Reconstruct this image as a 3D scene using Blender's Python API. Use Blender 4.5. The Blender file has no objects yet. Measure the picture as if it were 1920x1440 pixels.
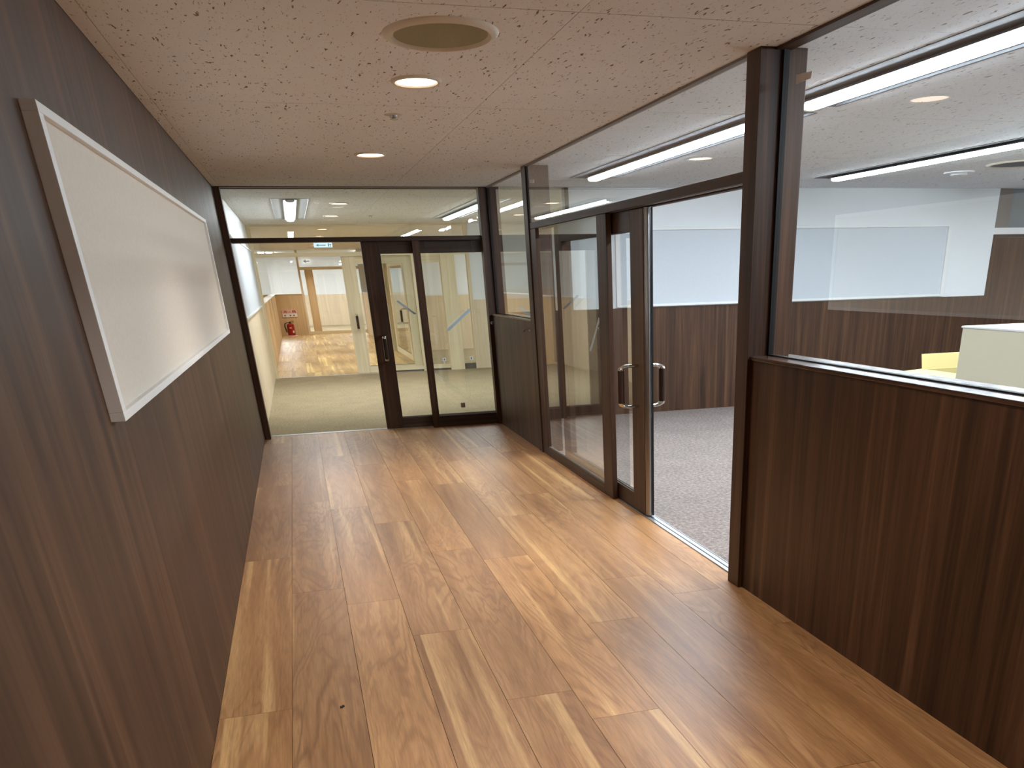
import bpy, bmesh, math, random
from mathutils import Vector, Matrix
random.seed(7)
SC = bpy.context.scene
COL = SC.collection
H = 2.6                                   # ceiling height
S = Vector((1.0, 1.25, 0.51))             # proportions of round things in this wide-stretched place

# ------------------------------------------------------------------ camera
cam = bpy.data.cameras.new('camera'); camo = bpy.data.objects.new('camera', cam); COL.objects.link(camo)
R2 = [[0.9496241866, -0.3126596982, -0.0213966658], [-0.1723402356, -0.4639754368, -0.8689221123], [0.2617493980, 0.8288369605, -0.4944861429]]
m = Matrix(((R2[0][0], -R2[1][0], -R2[2][0], 0), (R2[0][1], -R2[1][1], -R2[2][1], 0), (R2[0][2], -R2[1][2], -R2[2][2], 1.69304), (0, 0, 0, 1)))
camo.matrix_world = m
cam.sensor_width = 36; cam.sensor_fit = 'HORIZONTAL'
cam.lens = 1657.7458 / 1920 * 36
cam.shift_x = -(1172.0957 - 960) / 1920
cam.shift_y = (1453.9553 - 720) / 1920
cam.clip_start = 0.05; cam.clip_end = 200
SC.camera = camo

# ------------------------------------------------------------------ world, exposure
w = bpy.data.worlds.new('world'); SC.world = w; w.use_nodes = True
w.node_tree.nodes['Background'].inputs[0].default_value = (0.5, 0.5, 0.5, 1)
w.node_tree.nodes['Background'].inputs[1].default_value = 0.05
SC.view_settings.view_transform = 'Standard'; SC.view_settings.look = 'None'
SC.view_settings.exposure = 0.0; SC.view_settings.gamma = 1.0
SC.view_settings.use_curve_mapping = False
SC.cycles.max_bounces = 10; SC.cycles.diffuse_bounces = 5; SC.cycles.glossy_bounces = 5
SC.cycles.transparent_max_bounces = 32; SC.cycles.sample_clamp_indirect = 6.0
SC.cycles.use_denoising = True

WARM = (1.0, 0.94, 0.87); COOL = (0.80, 0.91, 1.0); NEUT = (0.88, 0.955, 1.0)
E_TUBE = 92.0         # long tubes, right room
E_TUBE_B = 46.0        # tubes in the rooms beyond
E_LENS = 5.0          # downlight lens
P_DOWN = 24.0         # downlight power, watts

# ------------------------------------------------------------------ materials
def srgb(r, g, b):
    f = lambda c: (c / 255) / 12.92 if c / 255 <= 0.04045 else ((c / 255 + 0.055) / 1.055) ** 2.4
    return (f(r), f(g), f(b), 1)

class N:
    def __init__(s, name):
        s.m = bpy.data.materials.new(name); s.m.use_nodes = True; s.t = s.m.node_tree
        s.t.nodes.clear(); s.out = s.n('ShaderNodeOutputMaterial')
    def n(s, t, **k):
        x = s.t.nodes.new(t)
        for a, v in k.items(): setattr(x, a, v)
        return x
    def l(s, a, b): s.t.links.new(a, b)
    def set(s, sock, v):
        if hasattr(v, 'links') or hasattr(v, 'is_linked'): s.l(v, sock)
        else: sock.default_value = v
    def math(s, op, a, b=0.0, c=None):
        x = s.n('ShaderNodeMath', operation=op); s.set(x.inputs[0], a); s.set(x.inputs[1], b)
        if c is not None: s.set(x.inputs[2], c)
        return x.outputs[0]
    def vmath(s, op, a, b):
        x = s.n('ShaderNodeVectorMath', operation=op); s.set(x.inputs[0], a); s.set(x.inputs[1], b); return x.outputs[0]
    def pos(s, scale=(1, 1, 1), rnd=0.0):
        g = s.n('ShaderNodeNewGeometry').outputs['Position']
        if rnd:
            o = s.n('ShaderNodeObjectInfo').outputs['Random']
            v = s.n('ShaderNodeCombineXYZ'); s.set(v.inputs[0], s.math('MULTIPLY', o, rnd)); s.set(v.inputs[1], s.math('MULTIPLY', o, rnd * 1.7)); s.set(v.inputs[2], s.math('MULTIPLY', o, rnd * 0.6))
            g = s.vmath('ADD', g, v.outputs[0])
        return s.vmath('MULTIPLY', g, scale)
    def noise(s, vec, scale=1.0, detail=2.0, rough=0.5, dist=0.0):
        x = s.n('ShaderNodeTexNoise'); s.l(vec, x.inputs['Vector']); x.inputs['Scale'].default_value = scale
        x.inputs['Detail'].default_value = detail; x.inputs['Roughness'].default_value = rough; x.inputs['Distortion'].default_value = dist
        return x.outputs['Fac']
    def ramp(s, fac, stops):
        x = s.n('ShaderNodeValToRGB'); s.set(x.inputs[0], fac); e = x.color_ramp.elements
        while len(e) > 1: e.remove(e[-1])
        e[0].position = stops[0][0]; e[0].color = stops[0][1]
        for p, c in stops[1:]:
            q = e.new(p); q.color = c
        return x.outputs[0]
    def mix(s, f, a, b, mode='MIX'):
        x = s.n('ShaderNodeMix', data_type='RGBA', blend_type=mode); s.set(x.inputs[0], f); s.set(x.inputs[6], a); s.set(x.inputs[7], b); return x.outputs[2]
    def bsdf(s, col, rough=0.5, spec=0.5, metal=0.0, bump=None, bstr=0.2, bdist=0.01, emit=None, estr=0.0, coat=0.0):
        b = s.n('ShaderNodeBsdfPrincipled'); s.set(b.inputs['Base Color'], col); s.set(b.inputs['Roughness'], rough)
        b.inputs['Specular IOR Level'].default_value = spec; b.inputs['Metallic'].default_value = metal
        b.inputs['Coat Weight'].default_value = coat
        if emit: b.inputs['Emission Color'].default_value = emit; b.inputs['Emission Strength'].default_value = estr
        if bump is not None:
            k = s.n('ShaderNodeBump'); k.inputs['Strength'].default_value = bstr; k.inputs['Distance'].default_value = bdist
            s.l(bump, k.inputs['Height']); s.l(k.outputs[0], b.inputs['Normal'])
        s.l(b.outputs[0], s.out.inputs[0]); return s.m

def plain(name, col, rough=0.5, spec=0.5, metal=0.0, var=0.0):
    k = N(name)
    if var:
        f = k.noise(k.pos((1, 0.8, 2)), 3.0, 3)
        c = k.mix(f, tuple(x * (1 - var) for x in col[:3]) + (1,), tuple(min(1, x * (1 + var)) for x in col[:3]) + (1,))
        return k.bsdf(c, rough, spec, metal)
    return k.bsdf(col, rough, spec, metal)

def woodpanel(name, dark, mid, light, axis='z', rough=0.42, spec=0.32, sc=1.0, ct=1.0):
    k = N(name)
    s1 = {'z': (11 * sc, 9 * sc, 0.42), 'y': (14, 0.35, 24), 'x': (0.4, 12, 24)}[axis]
    s2 = {'z': (60 * sc, 48 * sc, 1.6), 'y': (60, 1.3, 90), 'x': (1.6, 50, 90)}[axis]
    a = k.noise(k.pos(s1, 3.0), 1.0, 4, 0.6, 0.6)
    b = k.noise(k.pos(s2, 3.0), 1.0, 3, 0.6)
    c = k.ramp(a, [(0.30, dark), (0.52, mid), (0.74, light)])
    lo, hi = 1 - 0.38 * ct, 1 + 0.22 * ct
    d = k.ramp(b, [(0.25, (lo, lo, lo, 1)), (0.75, (hi, hi, hi, 1))])
    col = k.mix(1.0, c, d, 'MULTIPLY')
    return k.bsdf(col, k.math('ADD', rough, k.math('MULTIPLY', b, 0.12)), spec, bump=b, bstr=0.06, bdist=0.004)

def floorwood(name, tint=(1, 1, 1)):
    k = N(name)
    T = lambda r, g, b: tuple(x * t for x, t in zip(srgb(r, g, b)[:3], tint)) + (1,)
    n1 = k.noise(k.pos((3.0, 0.34, 1), 37.0), 1.0, 4, 0.5, 0.6)
    rings = k.math('MULTIPLY_ADD', k.math('SINE', k.math('MULTIPLY', n1, 120.0)), 0.5, 0.5)
    rings = k.math('POWER', rings, 2.4)
    base = k.noise(k.pos((6.5, 0.42, 1), 53.0), 1.0, 4, 0.6, 0.5)
    col = k.ramp(base, [(0.28, T(142, 99, 62)), (0.5, T(169, 124, 81)), (0.72, T(188, 144, 99))])
    amp = k.ramp(k.noise(k.pos((1.6, 0.5, 1), 29.0), 1.0, 1), [(0.35, (0.12, 0.12, 0.12, 1)), (0.65, (0.52, 0.52, 0.52, 1))])
    col = k.mix(k.math('MULTIPLY', rings, amp), col, T(122, 81, 48))
    sap = k.noise(k.pos((8.0, 0.17, 1), 71.0), 1.0, 3, 0.5, 0.5)
    sf = k.ramp(sap, [(0.58, (0, 0, 0, 1)), (0.67, (1, 1, 1, 1))])
    col = k.mix(k.math('MULTIPLY', sf, 0.62), col, T(216, 175, 120))
    fine = k.noise(k.pos((130, 6.0, 1), 11.0), 1.0, 3, 0.65)
    col = k.mix(1.0, col, k.ramp(fine, [(0.25, (0.74, 0.74, 0.74, 1)), (0.75, (1.18, 1.18, 1.18, 1))]), 'MULTIPLY')
    rnd = k.n('ShaderNodeObjectInfo').outputs['Random']
    col = k.mix(1.0, col, k.ramp(rnd, [(0, (0.86, 0.85, 0.87, 1)), (0.5, (1, 1, 1, 1)), (1, (1.1, 1.09, 1.05, 1))]), 'MULTIPLY')
    return k.bsdf(col, k.math('MULTIPLY_ADD', fine, 0.14, 0.34), 0.42, bump=fine, bstr=0.08, bdist=0.003)

def tilemat(name):
    k = N(name)
    p = k.pos((1, 0.8, 1))
    n = k.noise(k.vmath('MULTIPLY', p, (74, 21, 1)), 1.0, 0.4, 0.5, 0.7)
    fis = k.ramp(n, [(0.245, (0, 0, 0, 1)), (0.285, (1, 1, 1, 1))])
    q = k.noise(k.vmath('MULTIPLY', p, (110, 40, 1)), 1.0, 1.0)
    pin = k.ramp(q, [(0.27, (0.0, 0, 0, 1)), (0.32, (1, 1, 1, 1))])
    soft = k.noise(k.vmath('MULTIPLY', p, (1.5, 1.5, 1)), 1.0, 2)
    base = k.mix(soft, srgb(226, 228, 231), srgb(234, 236, 239))
    col = k.mix(fis, srgb(128, 114, 102), base)
    col = k.mix(k.math('MULTIPLY', k.math('SUBTRACT', 1.0, pin), 0.45), col, srgb(130, 116, 104))
    return k.bsdf(col, 0.9, 0.1, bump=fis, bstr=0.5, bdist=0.006)

def carpet(name, a, b, c):
    k = N(name)
    n = k.noise(k.pos((34, 27, 1)), 1.0, 4, 0.75)
    g = k.noise(k.pos((3, 2.2, 1)), 1.0, 2)
    col = k.ramp(n, [(0.33, a), (0.5, b), (0.67, c)])
    col = k.mix(1.0, col, k.ramp(g, [(0.3, (0.93, 0.93, 0.93, 1)), (0.7, (1.06, 1.06, 1.06, 1))]), 'MULTIPLY')
    return k.bsdf(col, 0.97, 0.05, bump=n, bstr=0.5, bdist=0.012)

def glassmat(name, tint=(0.98, 0.99, 0.985, 1)):
    k = N(name)
    fr = k.n('ShaderNodeFresnel'); fr.inputs[0].default_value = 1.5
    two = k.math('DIVIDE', k.math('MULTIPLY', fr.outputs[0], 2.0), k.math('ADD', fr.outputs[0], 1.0))
    bf = k.n('ShaderNodeNewGeometry').outputs['Backfacing']
    fac = k.math('MULTIPLY', two, k.math('SUBTRACT', 1.0, bf))
    t = k.n('ShaderNodeBsdfTransparent'); t.inputs[0].default_value = tint
    g = k.n('ShaderNodeBsdfGlossy'); g.inputs['Roughness'].default_value = 0.0; g.inputs['Color'].default_value = (1, 1, 1, 1)
    x = k.n('ShaderNodeMixShader'); k.l(fac, x.inputs[0]); k.l(t.outputs[0], x.inputs[1]); k.l(g.outputs[0], x.inputs[2])
    k.l(x.outputs[0], k.out.inputs[0]); return k.m

def emit(name, col, strength):
    k = N(name); e = k.n('ShaderNodeEmission'); e.inputs[0].default_value = tuple(col[:3]) + (1,); e.inputs[1].default_value = strength
    k.l(e.outputs[0], k.out.inputs[0]); return k.m

M = {}
M['dark'] = woodpanel('dark_walnut_panel', srgb(49, 29, 16), srgb(77, 50, 31), srgb(104, 73, 49), ct=1.25)
M['dark_y'] = woodpanel('dark_walnut_rail_long', srgb(48, 32, 22), srgb(70, 49, 36), srgb(90, 66, 50), 'y')
M['dark_x'] = woodpanel('dark_walnut_rail_cross', srgb(42, 28, 20), srgb(60, 42, 31), srgb(78, 57, 44), 'x')
M['dark_post'] = woodpanel('dark_walnut_post', srgb(46, 27, 16), srgb(70, 45, 29), srgb(94, 64, 45), sc=1.6, ct=1.2)
M['sill'] = woodpanel('satin_walnut_sill', srgb(58, 38, 30), srgb(76, 52, 42), srgb(96, 70, 56), 'y', rough=0.16, spec=0.7)
M['maple'] = woodpanel('pale_maple', srgb(216, 200, 164), srgb(226, 212, 178), srgb(232, 220, 190), rough=0.45, ct=0.3)
M['maple_x'] = woodpanel('pale_maple_rail', srgb(216, 200, 164), srgb(226, 212, 178), srgb(232, 220, 190), 'x', rough=0.45, ct=0.3)
M['oak'] = woodpanel('honey_laminate', srgb(200, 172, 130), srgb(210, 183, 142), srgb(218, 193, 154), rough=0.45, ct=0.3)
M['beige'] = woodpanel('beige_laminate', srgb(212, 192, 160), srgb(220, 202, 172), srgb(227, 211, 184), rough=0.5, ct=0.25)
M['counter'] = plain('cream_laminate', srgb(206, 198, 174), 0.55, 0.3, var=0.03)
M['plank'] = floorwood('walnut_plank')
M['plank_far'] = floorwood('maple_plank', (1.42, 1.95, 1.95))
M['sub'] = plain('plank_joint', srgb(104, 70, 46), 0.8)
M['tile'] = tilemat('rockwool_tile')
M['slab'] = plain('ceiling_void', srgb(70, 62, 56), 0.9)
M['carpet'] = carpet('grey_carpet', srgb(104, 95, 90), srgb(131, 120, 114), srgb(158, 147, 140))
M['carpet_b'] = carpet('beige_carpet', srgb(136, 122, 96), srgb(155, 141, 113), srgb(174, 160, 132))
M['white'] = plain('white_wall', srgb(226, 229, 230), 0.7, 0.25, var=0.015)
M['wframe'] = plain('white_frame', srgb(230, 230, 228), 0.45, 0.4)
M['creamboard'] = None
k = N('cream_pinboard'); n = k.noise(k.pos((40, 32, 64)), 1.0, 2)
M['creamboard'] = k.bsdf(k.mix(n, srgb(208, 198, 184), srgb(222, 213, 200)), 0.62, 0.3, bump=n, bstr=0.08, bdist=0.004)
k = N('white_pinboard'); n = k.noise(k.pos((40, 32, 64)), 1.0, 2)
M['whiteboard'] = k.bsdf(k.mix(n, srgb(196, 202, 208), srgb(206, 211, 216)), 0.6, 0.3)
M['glass'] = glassmat('clear_glass')
M['chrome'] = plain('chrome', srgb(215, 208, 196), 0.14, 0.5, 1.0)
M['steel'] = plain('brushed_steel', srgb(172, 172, 174), 0.3, 0.5, 1.0)
M['alu'] = plain('aluminium', srgb(200, 202, 204), 0.38, 0.5, 1.0)
M['grip'] = plain('dark_grip', srgb(46, 28, 20), 0.3, 0.5)
M['black'] = plain('black_gasket', srgb(16, 14, 13), 0.6, 0.3)
M['greytrim'] = plain('grey_ceiling_trim', srgb(120, 112, 106), 0.5, 0.4)
M['tape'] = plain('pale_blue_tape', srgb(176, 196, 208), 0.5, 0.3)
M['greytag'] = plain('grey_sticker', srgb(150, 142, 130), 0.6, 0.3)
M['whitetag'] = plain('white_sticker', srgb(214, 210, 206), 0.5, 0.4)
M['ring'] = plain('cream_ring', srgb(206, 196, 180), 0.45, 0.4)
k = N('speaker_grille'); n = k.noise(k.pos((150, 120, 1)), 1.0, 1)
M['grille'] = k.bsdf(k.mix(n, srgb(138, 132, 106), srgb(160, 153, 124)), 0.7, 0.2)
M['tray'] = plain('reflector_glare_darkened', srgb(108, 110, 114), 0.7, 0.15)  # white tray painted grey to hold down the tube's glare
M['tray_b'] = plain('reflector_glare_darkened_less', srgb(176, 179, 182), 0.7, 0.15)  # same tray, colour darkened less for the weaker tubes beyond
M['tube'] = emit('tube_cool', COOL, E_TUBE)
M['tube_n'] = emit('tube_neutral', NEUT, E_TUBE_B)
M['tube_f'] = emit('tube_far', (0.96, 0.98, 1.0), 62.0)
M['lens'] = emit('lens_warm', (1.0, 0.79, 0.60), E_LENS)
M['red'] = plain('extinguisher_red', srgb(146, 16, 13), 0.3, 0.5)
M['rubber'] = plain('black_rubber', srgb(24, 20, 20), 0.6, 0.3)
M['signpink'] = plain('pink_sign', srgb(238, 196, 190), 0.5, 0.3)
M['signred'] = plain('dark_red_print', srgb(150, 34, 40), 0.5, 0.3)
M['signgrey'] = plain('grey_print', srgb(110, 104, 112), 0.5, 0.3)
M['signcyan'] = emit('lit_sign_face', (0.72, 0.93, 1.0), 1.1)
M['signblue'] = plain('blue_green_print', srgb(40, 130, 165), 0.5, 0.3)
M['carton'] = plain('kraft_card', srgb(214, 196, 136), 0.8, 0.2, var=0.04)
M['cartonin'] = plain('kraft_card_inside', srgb(190, 170, 112), 0.85, 0.2, var=0.04)
M['plastic'] = plain('white_plastic', srgb(226, 228, 228), 0.4, 0.4)
M['slot'] = plain('dark_slot', srgb(96, 88, 78), 0.6)
M['fan'] = plain('grey_fanlight', srgb(118, 124, 126), 0.25, 0.5)
M['debris'] = plain('dark_crumb', srgb(30, 20, 16), 0.8)

# ------------------------------------------------------------------ builders
CACHE = {}
def boxmesh(d, mat, bev=0.0):
    key = (round(d[0], 5), round(d[1], 5), round(d[2], 5), mat, bev)
    if key in CACHE: return CACHE[key]
    bm = bmesh.new(); bmesh.ops.create_cube(bm, size=1.0)
    for v in bm.verts: v.co = Vector((v.co.x * d[0], v.co.y * d[1], (v.co.z + 0.5) * d[2]))
    if bev: bmesh.ops.bevel(bm, geom=list(bm.edges), offset=bev, segments=2, affect='EDGES', profile=0.6)
    me = bpy.data.meshes.new('box'); bm.to_mesh(me); bm.free(); me.materials.append(M[mat]); CACHE[key] = me
    return me

def link(name, me, loc, parent=None):
    o = bpy.data.objects.new(name, me); COL.objects.link(o)
    p = Vector(loc)
    if parent is not None:
        o.parent = parent; q = parent; off = Vector((0, 0, 0))
        while q is not None: off += q.location; q = q.parent
        p = p - off
    o.location = p
    return o

def tag(o, label, cat, group=None, kind=None):
    if label: o['label'] = label
    if cat: o['category'] = cat
    if group: o['group'] = group
    if kind: o['kind'] = kind
    return o

def box(name, b, mat, parent=None, bev=0.0):
    x0, x1, y0, y1, z0, z1 = b
    return link(name, boxmesh((x1 - x0, y1 - y0, z1 - z0), mat, bev), ((x0 + x1) / 2, (y0 + y1) / 2, z0), parent)

def thing(name, label, cat, loc, group=None, kind=None):
    return tag(link(name, None, loc), label, cat, group, kind)

def meshobj(name, bm, mat, loc, parent=None, smooth=False):
    me = bpy.data.meshes.new(name); bmesh.ops.recalc_face_normals(bm, faces=bm.faces); bm.to_mesh(me); bm.free()
    me.materials.append(M[mat])
    if smooth:
        for p in me.polygons: p.use_smooth = True
        me.set_sharp_from_angle(angle=math.radians(40))
    return link(name, me, loc, parent)

def boxes(name, lst, mat, parent=None, loc=None):
    bm = bmesh.new()
    x0 = min(b[0] for b in lst); x1 = max(b[1] for b in lst); y0 = min(b[2] for b in lst); y1 = max(b[3] for b in lst); z0 = min(b[4] for b in lst)
    c = Vector(loc) if loc else Vector(((x0 + x1) / 2, (y0 + y1) / 2, z0))
    for b in lst:
        r = bmesh.ops.create_cube(bm, size=1.0)
        for v in r['verts']:
            v.co = Vector((b[0] + (v.co.x + .5) * (b[1] - b[0]), b[2] + (v.co.y + .5) * (b[3] - b[2]), b[4] + (v.co.z + .5) * (b[5] - b[4]))) - c
    return meshobj(name, bm, mat, c, parent)

def lathe(name, prof, mat, loc, parent=None, seg=40, sx=1.0, sy=1.25, sz=1.0):
    bm = bmesh.new(); rings = []
    for r, z in prof:
        if r < 1e-6: rings.append([bm.verts.new((0, 0, z * sz))])
        else: rings.append([bm.verts.new((r * sx * math.cos(2 * math.pi * i / seg), r * sy * math.sin(2 * math.pi * i / seg), z * sz)) for i in range(seg)])
    for a, b in zip(rings, rings[1:]):
        for i in range(seg):
            j = (i + 1) % seg
            if len(a) == 1 and len(b) > 1: bm.faces.new((a[0], b[i], b[j]))
            elif len(b) == 1 and len(a) > 1: bm.faces.new((a[i], a[j], b[0]))
            elif len(a) > 1: bm.faces.new((a[i], a[j], b[j], b[i]))
    return meshobj(name, bm, mat, loc, parent, True)

def tube(name, pts, r, mat, parent=None, seg=12, loc=None):
    """round tube along world points; the section has the place's proportions S"""
    P = [Vector((p[0] / S.x, p[1] / S.y, p[2] / S.z)) for p in pts]
    bm = bmesh.new(); rings = []; up = None
    c = Vector(loc) if loc else Vector(pts[0])
    for i, p in enumerate(P):
        t = (P[min(i + 1, len(P) - 1)] - P[max(i - 1, 0)]).normalized()
        if up is None: up = t.orthogonal().normalized()
        up = (up - t * up.dot(t)).normalized(); bi = t.cross(up)
        rr = r[i] if isinstance(r, (list, tuple)) else r
        ring = []
        for k in range(seg):
            a = 2 * math.pi * k / seg
            q = p + (up * math.cos(a) + bi * math.sin(a)) * rr
            ring.append(bm.verts.new(Vector((q.x * S.x, q.y * S.y, q.z * S.z)) - c))
        rings.append(ring)
    for a, b in zip(rings, rings[1:]):
        for k in range(seg): bm.faces.new((a[k], a[(k + 1) % seg], b[(k + 1) % seg], b[k]))
    bm.faces.new(rings[0][::-1]); bm.faces.new(rings[-1])
    return meshobj(name, bm, mat, c, parent, True)

def prism(name, poly, plane, d0, d1, mat, parent=None):
    """polygon extruded; plane 'x' -> poly in (y,z), 'y' -> (x,z), 'z' -> (x,y)"""
    f = {'x': lambda a, b, d: Vector((d, a, b)), 'y': lambda a, b, d: Vector((a, d, b)), 'z': lambda a, b, d: Vector((a, b, d))}[plane]
    c = f(sum(p[0] for p in poly) / len(poly), min(p[1] for p in poly) if plane != 'z' else sum(p[1] for p in poly) / len(poly), (d0 + d1) / 2)
    bm = bmesh.new()
    A = [bm.verts.new(f(a, b, d0) - c) for a, b in poly]; B = [bm.verts.new(f(a, b, d1) - c) for a, b in poly]
    bm.faces.new(A); bm.faces.new(B[::-1])
    for i in range(len(poly)):
        j = (i + 1) % len(poly); bm.faces.new((A[j], A[i], B[i], B[j]))
    return meshobj(name, bm, mat, c, parent)

# ------------------------------------------------------------------ layout numbers
XL = -0.645            # left wall face
XR = 2.30              # right partition face
YE = 12.36             # end partition, corridor side
YB = 20.45             # second partition
YD = 37.0              # third partition
YN = -4.0              # behind the camera
XW = 13.0              # far right

# ------------------------------------------------------------------ floors
fl = box('floor', (XL - 0.1, 2.345, YN, 12.5, -0.06, -0.008), 'sub')
tag(fl, 'walnut plank floor of the near corridor', 'floor', kind='structure')
PW, PL = 0.3125, 2.66
offs = [3.947, 8.39, 5.38, 4.70, 6.35, 3.36, 4.53, 5.27, 4.84, 4.15]
g = 0.0011
for i, off in enumerate(offs):
    x0 = XL + PW * i; x1 = min(x0 + PW, 2.342)
    y = off - PL * math.ceil((off - YN) / PL)
    while y < 12.5:
        a, b = max(y, YN), min(y + PL, 12.5)
        if b - a > 0.02: box('plank', (x0 + g, x1 - g, a + g, b - g, -0.007, 0.0), 'plank', fl)
        y += PL
cf = box('floor', (2.428, XW, YN, 12.4, -0.06, 0.0), 'carpet'); tag(cf, 'grey mottled carpet in the room behind the right glass wall', 'floor', kind='structure')
cb = box('floor', (XL - 0.1, XW, 12.58, YB, -0.06, 0.0), 'carpet_b'); tag(cb, 'beige carpet in the room beyond the end glass wall', 'floor', kind='structure')
fc = box('floor', (XL - 0.1, 2.45, YB, YD, -0.06, -0.008), 'sub'); tag(fc, 'light plank floor leading to the fire extinguisher', 'floor', kind='structure')
for i in range(10):
    x0 = XL + PW * i; x1 = min(x0 + PW, 2.45)
    y = YB - PL * random.random()
    while y < YD:
        a, b = max(y, YB), min(y + PL, YD)
        if b - a > 0.02: box('plank', (x0 + g, x1 - g, a + g, b - g, -0.007, 0.0), 'plank_far', fc)
        y += PL
fd = box('floor', (-4, XW, YD, 47, -0.06, 0.0), 'carpet_b'); tag(fd, 'beige floor in the farthest room', 'floor', kind='structure')
fe = box('floor', (2.45, XW, YB, YD, -0.06, 0.0), 'carpet_b'); tag(fe, 'beige carpet in the far right side room', 'floor', kind='structure')
ff = box('floor', (-6, XL - 0.1, YB, YD, -0.06, 0.0), 'carpet_b'); tag(ff, 'beige carpet in the far left side room', 'floor', kind='structure')
# door tracks
t = thing('trim_1', 'aluminium floor track under the right sliding door', 'floor track', (2.386, 7.45, 0), kind='structure')
box('track_plate', (2.344, 2.428, 4.96, 9.95, -0.02, 0.003), 'alu', t)
box('groove', (2.380, 2.388, 4.96, 9.95, 0.0032, 0.0040), 'black', t)
box('rail', (2.344, 2.350, 4.96, 9.95, 0.003, 0.007), 'alu', t); box('rail', (2.422, 2.428, 4.96, 9.95, 0.003, 0.007), 'alu', t)
t = thing('trim_2', 'aluminium threshold strip where planks meet beige carpet', 'threshold', (0.2, 12.54, 0), kind='structure')
box('track_plate', (XL, 2.26, 12.50, 12.58, -0.02, 0.004), 'alu', t); box('groove', (XL, 2.26, 12.535, 12.545, 0.0042, 0.005), 'black', t)
t = tag(box('trim_3', (XL, 2.26, YB - 0.04, YB + 0.06, -0.02, 0.006), 'alu'), 'aluminium threshold strip at the pale wooden sliding door', 'threshold', kind='structure')

# ------------------------------------------------------------------ ceiling
ce = box('ceiling', (-6, XW, YN, 47, H + 0.05, H + 0.12), 'slab'); tag(ce, 'ceiling of pitted rock-wool tiles over all rooms', 'ceiling', kind='structure')
TRAYS = []   # (xc, y0, y1)
for xc, ends in ((3.31, (11.2, 6.35)), (6.23, (11.1, 6.25)), (9.15, (11.1, 6.25)), (0.155, (18.65,)), (2.80, (18.7,)), (5.6, (18.7,)), (8.4, (18.7,))):
    for e in ends: TRAYS.append((xc, e - 4.6, e))
HW = 0.25
def cut(rects, hole):
    out = []
    for (a, b, c, d) in rects:
        x0, x1, y0, y1 = max(a, hole[0]), min(b, hole[1]), max(c, hole[2]), min(d, hole[3])
        if x0 >= x1 or y0 >= y1: out.append((a, b, c, d)); continue
        if a < x0: out.append((a, x0, c, d))
        if x1 < b: out.append((x1, b, c, d))
        if c < y0: out.append((x0, x1, c, y0))
        if y1 < d: out.append((x0, x1, y1, d))
    return out
xs = [XL, -0.575] + [1.276 + 1.851 * i for i in range(0, 7)]; xs = [x for x in xs if x < XW] + [XW]
ys = [4.40 + 2.36 * i for i in range(-3, 7)]; ys = [YN] + [y for y in ys if y > YN] + [YB]
g = 0.0018; gy = 0.004
for i in range(len(xs) - 1):
    for j in range(len(ys) - 1):
        r = [(xs[i] + g, xs[i + 1] - g, ys[j] + gy, ys[j + 1] - gy)]
        for (xc, a, b) in TRAYS: r = cut(r, (xc - HW, xc + HW, a, b))
        if not r: continue
        if len(r) == 1: box('ceiling_tile', (*r[0], H, H + 0.02), 'tile', ce)
        else: boxes('ceiling_tile', [(*q, H, H + 0.02) for q in r], 'tile', ce)
box('ceiling_tile', (-6, XW, YB + g, YD - g, H, H + 0.02), 'tile', ce)
box('ceiling_tile', (-6, XW, YD + g, 47, H, H + 0.02), 'tile', ce)

def batten(xc, y0, y1, mat, label, group):
    t = thing('ceiling_light', label, 'ceiling light', (xc, (y0 + y1) / 2, 2.565), group)
    bm = bmesh.new(); c = Vector((xc, (y0 + y1) / 2, 2.565))
    prof = [(-HW, H - 0.003), (-HW + 0.018, H - 0.003), (-HW + 0.020, H + 0.008), (-0.05, H + 0.012), (0.05, H + 0.012), (HW - 0.020, H + 0.008), (HW - 0.018, H - 0.003), (HW, H - 0.003)]
    e = 0.04
    A = []
    for s, yy in ((0, y0), (1, y0 + e), (2, y1 - e), (3, y1)):
        row = []
        for (dx, z) in prof:
            if s in (0, 3): z = H - 0.003
            row.append(bm.verts.new(Vector((xc + dx, yy, z)) - c))
        A.append(row)
    for a, b in zip(A, A[1:]):
        for k in range(len(prof) - 1): bm.faces.new((a[k], a[k + 1], b[k + 1], b[k]))
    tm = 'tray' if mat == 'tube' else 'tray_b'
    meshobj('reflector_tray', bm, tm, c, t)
    # rounded bar
    def bar(name, hw, z0, ya, yb, mat, zt=H + 0.011, flat=False):
        pr = [(-hw, zt), (-hw, z0 + 0.012), (-hw * 0.72, z0 + 0.003), (0, z0), (hw * 0.72, z0 + 0.003), (hw, z0 + 0.012), (hw, zt)]
        if flat: pr = [(-hw, z0), (hw, z0), (hw, zt), (-hw, zt)]
        return prism(name, [(xc + a, b) for a, b in pr], 'y', ya, yb, mat, t)
    bar('tube', 0.056, 2.562, y0 + 0.10, y1 - 0.10, mat, 2.590); bar('added_light_shield', 0.085, 2.589, y0 + 0.06, y1 - 0.06, tm, 2.595, True); bar('base', 0.050, 2.595, y0 + 0.10, y1 - 0.10, tm, H + 0.011, True)  # wide strip above tube is added to keep its light off the tray
    bar('end_cap', 0.058, 2.561, y0 + 0.07, y0 + 0.10, 'plastic'); bar('end_cap', 0.058, 2.561, y1 - 0.10, y1 - 0.07, 'plastic')
    return t
names = ['first tube light behind the right glass, upper left of the room', 'tube light crossing the big near window top', 'tube light left of the smoke detector, running away', 'continuation tube light right of the near window',
         'tube light over the far right door, deeper row', 'tube light over the far right door, nearer row', 'tube light straight ahead above the end doorway transom', 'tube light seen above the right panel of the end glass wall',
         'tube light third from left in the carpeted room beyond', 'tube light fourth from left in the carpeted room beyond']
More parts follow.
